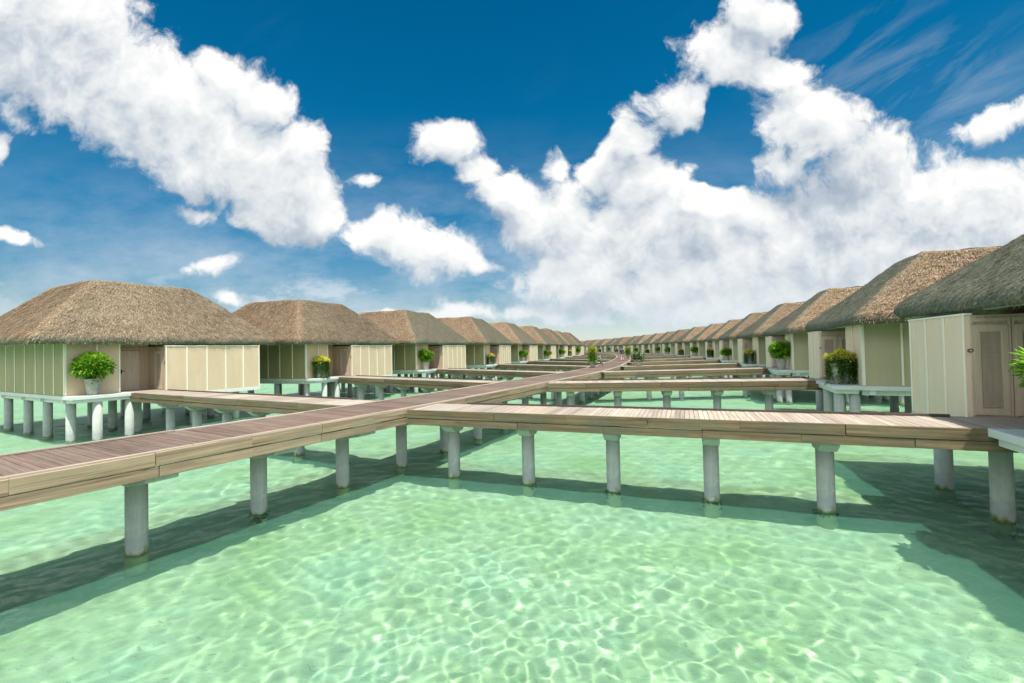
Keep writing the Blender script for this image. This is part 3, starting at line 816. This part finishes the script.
    for bb in battens('y', [Cn + .035] + [Cn + (Dn - Cn) * i / nb for i in range(1, nb)] + [Dn - .035], Ce, zb0 + .01, zb1, 1, .06): P('batten', bb, 'trim', bevel=.004)
    cb = MB(); cb.box(-6.5, Ce - .012, Dn - .1, Dn - .001, zb0, zb1, along='x'); cb.box(-6.5, -6.4, .12, Dn - .12, zf, zt); cb.box(x0, x0 + .1, .12, Dn, zf, zt); cb.box(x0 + .1, -6.5, Dn - .1, Dn - .001, zf, zt, along='x'); P('rear_wall', cb, 'khaki')
    cp = MB(); cp.box(Ce - .12, Ce + .035, Cn - .03, Dn + .03, zb1 + .002, zb1 + .05); P('wall_cap', cp, 'trim', bevel=.006)
    # inner room wall behind the court, closes the space under the eave
    iw = MB(); iw.box(-.6 + rec * .5, -.5 + rec * .5, Cn + .12, Dn - .12, zf, zt); P('inner_wall', iw, 'khaki')
    # floor frame and planter platform
    fl = MB(); fl.box(x0 - .1, .06, -.06, Dn + .05, zf - .16, zf + .015); P('floor_slab', fl, 'platform', bevel=.01)
    jt = MB()
    for yy_ in (.25, 2.9, 5.6, 8.0):
        jt.box(x0, .02, yy_ - .12, yy_ + .12, zf - .36, zf - .162, along='x')
    for xx in (x0 + .5, -5.8, -3.1, -.3): jt.box(xx - .1, xx + .1, 0, Dn, zf - .34, zf - .163)
    P('floor_joist', jt, 'platform')
    cj = MB(); cj.box(.064, Ce + .02, Cn - .05, Dn + .04, zb0 - .20, zb0 - .003); P('court_ledge', cj, 'platform', bevel=.01)
    pf = MB(); pw = 1.0 if side == 'L' else 1.05
    pe = Bn + .18 if side == 'L' else 3.36
    pf.box(.063, pw, -.10, pe, zf - .14, zf + .02); pf.box(.15, pw - .1, .02, pe - .13, zf - .30, zf - .142); P('planter_platform', pf, 'platform', bevel=.01)
    th = MB(); rr = .0
    th.box(rec, .06, Bn + .01, Cn - .06, zf + .017, zf + .024, along='x'); th.box(.064, Ce + .05, pe + .01, Cn - .06, zf - .12, zf + .018, along='x'); P('threshold_deck', th, 'side_plank')
    # fascia under the eave
    fa = MB(); e1 = S['Ee'] - .28; n0 = S['En'] + .28; n1 = S['Nn'] - .28; w0_ = S['Xw'] + .28
    fa.box(e1 - .05, e1, n0, n1, ZE - .02, ZE + .16); fa.box(w0_, e1 - .052, n0, n0 + .05, ZE - .02, ZE + .16, along='x')
    fa.box(w0_, w0_ + .05, n0 + .052, n1 - .052, ZE - .02, ZE + .16); fa.box(w0_, e1 - .052, n1 - .05, n1, ZE - .02, ZE + .16, along='x')
    P('fascia', fa, 'soffit')
    so_ = MB(); so_.box(w0_ + .06, e1 - .06, n0 + .06, n1 - .06, ZE + .13, ZE + .17); P('soffit', so_, 'soffit')
    # stilts
    sx = [(-.25, True), (-3.1, True), (-5.8, True), (x0 + .5, True)]
    for ix, (xx, _) in enumerate(sx):
        if side == 'R' and ix == 0: xx = .24
        for yy_ in ((.3, 2.9, 5.6, 8.0) if side == 'L' else (.3, 2.5, 4.6, 6.9) if ix == 0 else (.3, 2.9, 5.4, 7.4)):
            mb = MB(); mb.lathe(0, 0, [(.19, BED - .2), (.185, zf - .362)], 16)
            o = part('stilt', STILT, root); o.location = ((-xx if mir else xx), yy_, 0)
            o.cycles.is_caustics_receiver = True
    for yy_ in ((.95, Bn + .1) if side == 'L' else (.3, Bn - .1)):
        o = part('stilt', STILT, root); o.location = ((-1 if mir else 1) * (pw - .28), yy_, .02); o.cycles.is_caustics_receiver = True
    return root, S
STILT = (lambda mb: (mb.lathe(0, 0, [(.20, BED - .2), (.19, 0), (.185, DECK - .30)], 16), mb.mesh('stilt', 'concrete'))[1])(MB())

protoL, SL = build_house('L'); protoR, SR = build_house('R')

Lpos = [(-20.95, 21.05, 28.6), (-14.55, 31.73, 21.0), (-9.09, 42.58, 20.5), (-3.34, 53.65, 15.5), (.91, 65.92, 16.5), (5.4, 78.6, 15), (9.3, 90.6, 14), (12.4, 102.7, 15.5), (16.2, 114.6, 17)]
Rpos = [(9.12, 5.38, 20.5), (14.0, 18.0, 24.0), (18.5, 29.72, 22), (21.7, 39.77, 18.9), (25.14, 51.36, 18.7), (28.99, 64.5, 18.3), (31.35, 75.65, 15.5),
        (33.3, 87.0, 11), (35.0, 99.3, 9), (36.8, 111.6, 7), (38.0, 124, 3), (38.3, 136.5, 2), (39.0, 149, 1), (38.2, 161.5, -2), (38.1, 174, -3), (37.0, 186.5, -6), (35.4, 198.8, -8), (34.0, 211.3, -8), (32.1, 223.7, -9), (30.4, 236, -10)]
ORD = ['nearest', 'second', 'third', 'fourth', 'fifth', 'sixth', 'seventh', 'eighth', 'ninth', 'tenth', 'eleventh', 'twelfth', 'thirteenth', 'fourteenth', 'fifteenth', 'sixteenth', 'seventeenth', 'eighteenth', 'nineteenth', 'farthest']
houses = {'L': [], 'R': []}
for side, pos, proto in (('L', Lpos, protoL), ('R', Rpos, protoR)):
    srcs = [proto] + [copy_tree(proto) for _ in pos[1:]]
    for i, (o, (x, y, th)) in enumerate(zip(srcs, pos)):
        o.location = (x, y, 0); o.rotation_euler = (0, 0, -R(th))
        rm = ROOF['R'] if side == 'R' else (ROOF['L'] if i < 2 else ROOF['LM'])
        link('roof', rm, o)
        row = 'left' if side == 'L' else 'right'
        nm = ORD[i] if not (side == 'L' and i == len(pos) - 1) else 'farthest'
        if i == 0: lb = ('nearest bungalow of the left row, brown thatch and bushy green planter' if side == 'L' else 'nearest bungalow of the right row, louvred door and plaque facing the jetty')
        else: lb = f'{nm} thatched bungalow on stilts along the {row} row, counted from the camera'
        tag(o, lb, 'bungalow', f'thatched bungalows of the {row} row')
        houses[side].append(o)
def hl(side, i, n, e):
    x, y, th = (Lpos if side == 'L' else Rpos)[i]; t = R(th); s = 1 if side == 'L' else -1
    return Vector((x + n * math.sin(t) + s * e * math.cos(t), y + n * math.cos(t) - s * e * math.sin(t)))

# ---------------------------------------------------------------- branch jetties
def jetty(a, b, w, near_sign, label, npile=True, detail=True, strip=True):
    """a: point on the boardwalk edge, b: door end.  near_sign: side (right-hand normal) facing the camera"""
    path = Path([a, a.lerp(b, .5), b]); L = path.len
    root = empty('jetty'); tag(root, label, 'jetty', 'side jetties leading to the bungalows')
    link('deck', planks(path, w, u0=.02).mesh('deck', 'side_plank', fix=False), root)
    for s in (-1, 1):
        link('side_beam', beam(path, s * (w / 2 + .015), DECK - .235, DECK + .006, .07, .0, L, seg=3.6).mesh('side_beam', 'beam_green', bevel=.008 if detail else 0), root)
        link('lower_beam', beam(path, s * (w / 2 + .003), DECK - .44, DECK - .248, .07, .0, L, seg=4.2).mesh('lower_beam', 'beam_green', bevel=.008 if detail else 0), root)
    if strip:
        link('edge_strip', beam(path, -near_sign * (w / 2 - .02), DECK + .006, DECK + .055, .08, 1.2, L - .3, seg=4).mesh('edge_strip', 'strip'), root)
    u = 1.10; d = (b - a).normalized(); n = Vector((d.y, -d.x))
    while u < L - (1.9 if near_sign == 1 else .3):
        p = path.at(u)[0]; put_pile(root, p.x, p.y, math.atan2(n.y, n.x), CROSS_SIDE, grow=detail and random.random() < .45); u += 2.45
    return root
def edge_pt(q, side, target):
    """point on the boardwalk edge closest to q"""
    u = nearest_u(MAIN, q); p, d, n = MAIN.at(u); s = 1 if side == 'R' else -1
    return p + n * s * (MW / 2 + .095)
JR = [(-3.2, 14.75), (1.7, 24.1), (6.3, 33.2), (9.9, 42.4), (13.1, 51.8), (16.6, 61.8)]
JL = [(-5.3, 15.9), (-1.7, 25.0), (2.9, 33.8), (7.3, 43.8), (11.2, 54.2), (14.6, 64.2)]
def u_along(u): return MAIN.at(u)[0]
for side, js, pos in (('R', JR, Rpos), ('L', JL, Lpos)):
    S = SR if side == 'R' else SL
    mid = (S['Bn'] + S['Cn']) / 2 + .05 if side == 'L' else 4.22
    for i in range(len(pos)):
        b = hl(side, i, mid, S['Ce'] + .06 if side == 'L' else S['Ce'] + .06)
        q = Vector(js[i]) if i < len(js) else b
        a = edge_pt(q, side, b)
        w = 1.62 if side == 'R' else 1.45
        row = 'left' if side == 'L' else 'right'
        lb = f'{ORD[i]} timber jetty on the {row} side of the boardwalk, counted from the camera'
        if side == 'R' and i == 0: lb = 'nearest right-hand jetty, long weathered beam crossing the foreground water'
        jetty(a, b, w, 1 if side == 'R' else -1, lb, detail=i < 4)

# ---------------------------------------------------------------- potted plants
def leaves(mb, centre, rad, n, size, rd, flat_=.8, droop=.3, mi=0, tlo=.0, thi=1.0, shell=.55):
    c = Vector(centre)
    for _ in range(n):
        d = Vector((rd.gauss(0, 1), rd.gauss(0, 1), rd.gauss(0, 1))).normalized(); r = rd.uniform(shell, 1.0)
        p = c + Vector((d.x * rad[0], d.y * rad[1], d.z * rad[2])) * r
        out = (Vector((d.x, d.y, d.z * .6 + .25 - droop * rd.random())) + Vector((rd.uniform(-.5, .5), rd.uniform(-.5, .5), rd.uniform(-.4, .4)))).normalized()
        sd = out.cross(Vector((rd.uniform(-.3, .3), rd.uniform(-.3, .3), 1))).normalized(); s = size * rd.uniform(.6, 1.3)
        up = sd.cross(out).normalized(); b0 = len(mb.v)
        mb.v += [tuple(p), tuple(p + out * s * .45 + sd * s * .26 + up * s * .05), tuple(p + out * s - up * s * .12), tuple(p + out * s * .45 - sd * s * .26 + up * s * .05)]
        mb.face([b0, b0 + 1, b0 + 2, b0 + 3], min(max(rd.gauss((tlo + thi) / 2, (thi - tlo) / 4), 0), 1), None, mi)
def pot_mesh(r=.34, h=.72):
    mb = MB(); mb.lathe(0, 0, [(r * .62, 0), (r * .74, .04), (r * .92, h * .6), (r * 1.0, h * .9), (r * 1.1, h * .93), (r * 1.12, h), (r * .98, h), (r * .94, h - .08)], 28, cap=False)
    n = 28; k = len(mb.v) - n; mb.face([k + i for i in range(n)], .5, None, 1); mb.face([i for i in range(n)][::-1])
    return mb.mesh('pot', ['pot', 'soil'])
def plant(kind, seed):
    rd = random.Random(seed); root = empty('potted_plant')
    if kind == 'bushy':
        part('pot', pot_mesh(.37, .74), root)
        mb = MB()
        for _ in range(26):
            a = rd.random() * 6.28; q = rd.uniform(.2, .85); mb.tube([(0, 0, .6), (math.cos(a) * q * .5, math.sin(a) * q * .5, 1.0), (math.cos(a) * q, math.sin(a) * q, rd.uniform(1.1, 1.45))], .012, 5)
        part('stem', mb.mesh('stem', 'leaf_dark'), root)
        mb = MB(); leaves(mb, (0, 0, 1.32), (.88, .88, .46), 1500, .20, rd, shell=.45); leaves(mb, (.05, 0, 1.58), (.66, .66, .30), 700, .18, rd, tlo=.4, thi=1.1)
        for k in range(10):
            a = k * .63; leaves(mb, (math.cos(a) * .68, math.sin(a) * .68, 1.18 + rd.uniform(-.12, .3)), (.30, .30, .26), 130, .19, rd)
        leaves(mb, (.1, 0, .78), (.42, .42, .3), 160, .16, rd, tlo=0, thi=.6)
        part('foliage', mb.mesh('foliage', 'leaf_green', fix=False), root)
    elif kind == 'trailing':
        part('pot', pot_mesh(.36, .86), root)
        mb = MB(); leaves(mb, (0, 0, .98), (.46, .46, .30), 700, .13, rd, tlo=.2, thi=1)
        for k in range(26):
            a = rd.random() * 6.28; r = .43; z = 1.0
            ln = rd.uniform(.5, 1.15)
            while z > 1.0 - ln:
                leaves(mb, (r * math.cos(a), r * math.sin(a), z), (.09, .09, .08), 9, .10, rd, tlo=0, thi=.8); z -= .07; a += rd.uniform(-.05, .05)
        part('foliage', mb.mesh('foliage', 'leaf_dark', fix=False), root)
        mb = MB(); 
        for k in range(85):
            a = rd.random() * 6.28; q = rd.uniform(0, .56); leaves(mb, (q * math.cos(a), q * math.sin(a), 1.30 - q * .45 + rd.uniform(-.06, .1)), (.10, .10, .07), 20, .10, rd)
        part('flowers', mb.mesh('flowers', 'flower', fix=False), root)
    elif kind == 'round':
        part('pot', pot_mesh(.34, .70), root)
        mb = MB()
        for _ in range(10):
            a = rd.random() * 6.28; q = rd.uniform(.1, .4); mb.tube([(0, 0, .6), (math.cos(a) * q, math.sin(a) * q, 1.3)], .014, 5)
        part('stem', mb.mesh('stem', 'leaf_dark'), root)
        mb = MB(); leaves(mb, (0, 0, 1.22), (.66, .66, .52), 900, .22, rd, shell=.4)
        for k in range(9):
            a = k * .7; leaves(mb, (math.cos(a) * .5, math.sin(a) * .5, 1.15 + rd.uniform(-.2, .4)), (.26, .26, .26), 110, .2, rd, tlo=.2, thi=1.1)
        part('foliage', mb.mesh('foliage', 'leaf_green', fix=False), root)
    elif kind == 'tall':
        part('pot', pot_mesh(.34, .6), root)
        mb = MB()
        for _ in range(14):
            a = rd.random() * 6.28; q = rd.uniform(.1, .45); mb.tube([(0, 0, .5), (math.cos(a) * q * .6, math.sin(a) * q * .6, 1.2), (math.cos(a) * q, math.sin(a) * q, 2.0)], .012, 5)
        part('stem', mb.mesh('stem', 'leaf_dark'), root)
        mb = MB(); leaves(mb, (0, 0, .95), (.5, .5, .65), 800, .22, rd, tlo=0, thi=.75, shell=.3)
        part('foliage', mb.mesh('foliage', 'leaf_green', fix=False), root)
        mb = MB(); leaves(mb, (0, 0, 1.68), (.55, .55, .42), 700, .17, rd, tlo=.0, thi=1, shell=.1)
        part('flowers', mb.mesh('flowers', 'yellow_leaf', fix=False), root)
    else:   # white flowering shrub
        part('pot', pot_mesh(.36, .5), root)
        mb = MB(); leaves(mb, (0, 0, .72), (.62, .62, .48), 1000, .16, rd, tlo=0, thi=.7, shell=.3)
        part('foliage', mb.mesh('foliage', 'leaf_dark', fix=False), root)
        mb = MB()
        for k in range(34):
            a = rd.random() * 6.28; q = rd.uniform(.1, .55); leaves(mb, (q * math.cos(a), q * math.sin(a), 1.17 - q * .5), (.10, .10, .07), 14, .10, rd)
        part('flowers', mb.mesh('flowers', 'white_flower', fix=False), root)
    return root
PL = {k: plant(k, i + 3) for i, k in enumerate(('bushy', 'trailing', 'round', 'tall', 'shrub'))}
used = set()
def place(kind, p, z, label, s=1.0, rz=0.0, group='potted plants beside the bungalows'):
    o = PL[kind] if kind not in used else copy_tree(PL[kind]); used.add(kind)
    o.location = (p.x, p.y, z); o.scale = (s * random.uniform(.85, 1.12), s * random.uniform(.85, 1.12), s * random.uniform(.9, 1.1)); o.rotation_euler = (0, 0, rz); tag(o, label, 'potted plant', group); return o
DESC = {'bushy': 'wide bushy green plant in a pale pot', 'trailing': 'trailing plant with yellow flowers over its pot', 'round': 'round leafy green plant in a clay pot'}
kindsL = ['bushy', 'trailing', 'round', 'trailing', 'round', 'bushy', 'round', 'trailing', 'round']
kindsR = ['round', 'trailing', 'round', 'trailing', 'bushy', 'trailing', 'round', 'trailing', 'round', 'round', 'trailing', 'round', 'round', 'trailing', 'round', 'trailing', 'round', 'round', 'trailing', 'round']
scl = {'L': [.86, 1.08, 1.05], 'R': [.95, 1.02, 1.0]}
for side, kinds in (('L', kindsL), ('R', kindsR)):
    for i, k in enumerate(kinds):
        s = scl[side][i] if i < 3 else .95
        s *= .86 if (k == 'bushy' and i) else 1
        p = hl(side, i, .85 if side == 'L' else (1.05 if i else 1.8), .52 if side == 'L' else (.50 if i else .60))
        row = 'left' if side == 'L' else 'right'
        ob = place(k, p, DECK + .021, f"{DESC[k]}, by the {ORD[i]} bungalow of the {row} row", s, i * 1.3)
        if side == 'L' and i == 0: ob.scale = (.80, .80, 1.06)
uL = nearest_u(MAIN, Vector((8.1, 40.2))); p, d, n = MAIN.at(uL)
place('tall', p - n * .86, DECK + .03, 'tall yellow green potted shrub at the left edge of the boardwalk', .84, 0, 'potted plants beside the boardwalk')
place('shrub', Vector((11.9, 42.75)), DECK + .01, 'white flowering potted shrub standing on the fourth right-hand jetty', 1.05, .6, 'potted plants beside the boardwalk')
p, d, n = MAIN.at(nearest_u(MAIN, Vector((18.8, 76))))
o = copy_tree(PL['tall']); o.location = (*(p + n * .8), DECK + .03); o.scale = (.9,) * 3; tag(o, 'smaller yellow green potted shrub farther along the right boardwalk edge', 'potted plant', 'potted plants beside the boardwalk')

# ---------------------------------------------------------------- bicycle on the boardwalk
def bicycle(loc, rz):
    root = empty('bicycle', loc, rz); tag(root, 'pale bicycle parked at the left edge of the boardwalk just past the tall yellow shrub', 'bicycle')
    for y in (-.52, .52):
        mb = MB(); ring = [(0, y + .31 * math.cos(a), .33 + .31 * math.sin(a)) for a in np.linspace(0, 2 * math.pi, 25)]
        mb.tube(ring, .02, 6); w = link('wheel', mb.mesh('wheel', 'rubber'), root)
        mb = MB()
        for k in range(12):
            a = k * math.pi / 6; mb.tube([(0, y, .33), (0, y + .29 * math.cos(a), .33 + .29 * math.sin(a))], .003, 4)
        link('spokes', mb.mesh('spokes', 'metal'), w)
    mb = MB()
    for pts in (((0, -.52, .33), (0, -.12, .30)), ((0, -.12, .30), (0, -.22, .82)), ((0, -.52, .33), (0, -.20, .74)), ((0, -.12, .30), (0, .36, .72)), ((0, -.20, .74), (0, .34, .84)), ((0, .52, .33), (0, .36, .72), (0, .32, .96))):
        mb.tube(pts, .018, 6)
    link('frame', mb.mesh('frame', 'bikepaint'), root)
    mb = MB(); mb.tube([(-.28, .22, .98), (-.18, .33, 1.0), (0, .33, .98), (.18, .33, 1.0), (.28, .22, .98)], .013, 6); link('handlebar', mb.mesh('handlebar', 'metal'), root)
    mb = MB(); mb.tube([(0, -.38, .85), (0, -.25, .87), (0, -.10, .86)], [.075, .06, .02], 8); link('saddle', mb.mesh('saddle', 'rubber'), root)
    mb = MB(); mb.box(-.15, .15, .42, .66, .72, .92); link('basket', mb.mesh('basket', 'pot'), root)
    mb = MB(); mb.tube([(-.16, -.12, .24), (-.04, -.12, .30), (.04, -.12, .30), (.16, -.12, .36)], .012, 6); link('pedal', mb.mesh('pedal', 'metal'), root)
    mb = MB(); mb.tube([(.0, -.3, .30), (.14, -.36, .0)], .01, 6); link('kickstand', mb.mesh('kickstand', 'metal'), root)
    root.rotation_euler = (0, R(-4), rz)
p, d, n = MAIN.at(nearest_u(MAIN, Vector((9.9, 45.4))))
bicycle((*(p - n * .85), DECK + .035), math.atan2(d.y, d.x) - math.pi / 2 + .25)

# ---------------------------------------------------------------- person walking away on the boardwalk
def person(loc, rz):
    V = [(0, 0, .93), (0, .0, 1.10), (0, .02, 1.30), (0, .02, 1.43), (0, .03, 1.50), (0, .04, 1.60), (0, .045, 1.68),      # pelvis..head
         (.10, 0, .90), (.11, .12, .50), (.11, .02, .09), (.11, .14, .04),           # right leg mid-stride
         (-.10, 0, .90), (-.11, -.02, .50), (-.11, -.22, .12), (-.11, -.12, .05),
         (.19, .01, 1.40), (.24, -.08, 1.13), (.23, .06, .90), (.22, .10, .82),
         (-.19, .01, 1.40), (-.24, .03, 1.13), (-.23, .16, .92), (-.22, .20, .84)]
    E = [(0, 1), (1, 2), (2, 3), (3, 4), (4, 5), (5, 6), (0, 7), (7, 8), (8, 9), (9, 10), (0, 11), (11, 12), (12, 13), (13, 14), (3, 15), (15, 16), (16, 17), (17, 18), (3, 19), (19, 20), (20, 21), (21, 22)]
    rad = [.14, .125, .145, .10, .052, .085, .085, .095, .06, .042, .035, .095, .06, .042, .035, .06, .043, .032, .036, .06, .043, .032, .036]
    me = bpy.data.meshes.new('body'); me.from_pydata(V, E, [])
    o = bpy.data.objects.new('person', me); col.objects.link(o)
    sk = o.modifiers.new('skin', 'SKIN'); sk.use_smooth_shade = True
    o.modifiers.new('sub', 'SUBSURF').levels = 2; o.modifiers['sub'].render_levels = 2
    for i, r in enumerate(rad): me.skin_vertices[0].data[i].radius = (r, r * (.75 if i in (0, 1, 2, 3) else 1))
    me.skin_vertices[0].data[0].use_root = True
    dg = bpy.context.evaluated_depsgraph_get(); ev = o.evaluated_get(dg); bm = bmesh.new(); bm.from_mesh(ev.to_mesh())
    body = bpy.data.meshes.new('person'); bm.to_mesh(body)
    o.modifiers.clear(); o.data = body
    for mm in ('skin',): body.materials.append(M[mm])
    # clothes: shells grown from the same surface
    def shell(name, test, mat, off):
        b2 = bm.copy(); bmesh.ops.recalc_face_normals(b2, faces=b2.faces)
        for v in b2.verts: v.co += v.normal * off
        bmesh.ops.delete(b2, geom=[f for f in b2.faces if not test(f.calc_center_median())], context='FACES')
        m2 = bpy.data.meshes.new(name); b2.to_mesh(m2); b2.free(); m2.materials.append(M[mat]); m2.polygons.foreach_set('use_smooth', [True] * len(m2.polygons))
        link(name, m2, o)
    shell('shirt', lambda c: .90 < c.z < 1.47 and not (abs(c.x) > .2 and c.z < 1.12), 'navy', .014)
    shell('trousers', lambda c: .10 < c.z < .98 and abs(c.x) < .2, 'pinkish', .012)
    shell('hair', lambda c: c.z > 1.60 and (c.y < .09 or c.z > 1.70), 'hair', .012)
    shell('shoes', lambda c: c.z < .10, 'hair', .01)
    bm.free(); body.polygons.foreach_set('use_smooth', [True] * len(body.polygons))
    o.location = loc; o.rotation_euler = (0, 0, rz)
    tag(o, 'small far figure in a navy top and pale trousers walking on the boardwalk', 'person')
p, d, n = MAIN.at(nearest_u(MAIN, Vector((14.4, 58.2))))
person((*(p + n * .35), DECK + .01), math.atan2(d.y, d.x) - math.pi / 2)

# ---------------------------------------------------------------- render settings
sc.render.engine = 'CYCLES'
sc.view_settings.view_transform = 'Standard'; sc.view_settings.look = 'None'; sc.view_settings.exposure = .47; sc.view_settings.gamma = 1; sc.view_settings.use_curve_mapping = False
c = sc.cycles
c.use_denoising = True; c.max_bounces = 7; c.diffuse_bounces = 3; c.glossy_bounces = 3; c.transmission_bounces = 5; c.transparent_max_bounces = 6
c.caustics_refractive = True; c.caustics_reflective = False; c.sample_clamp_indirect = 6; c.blur_glossy = .5
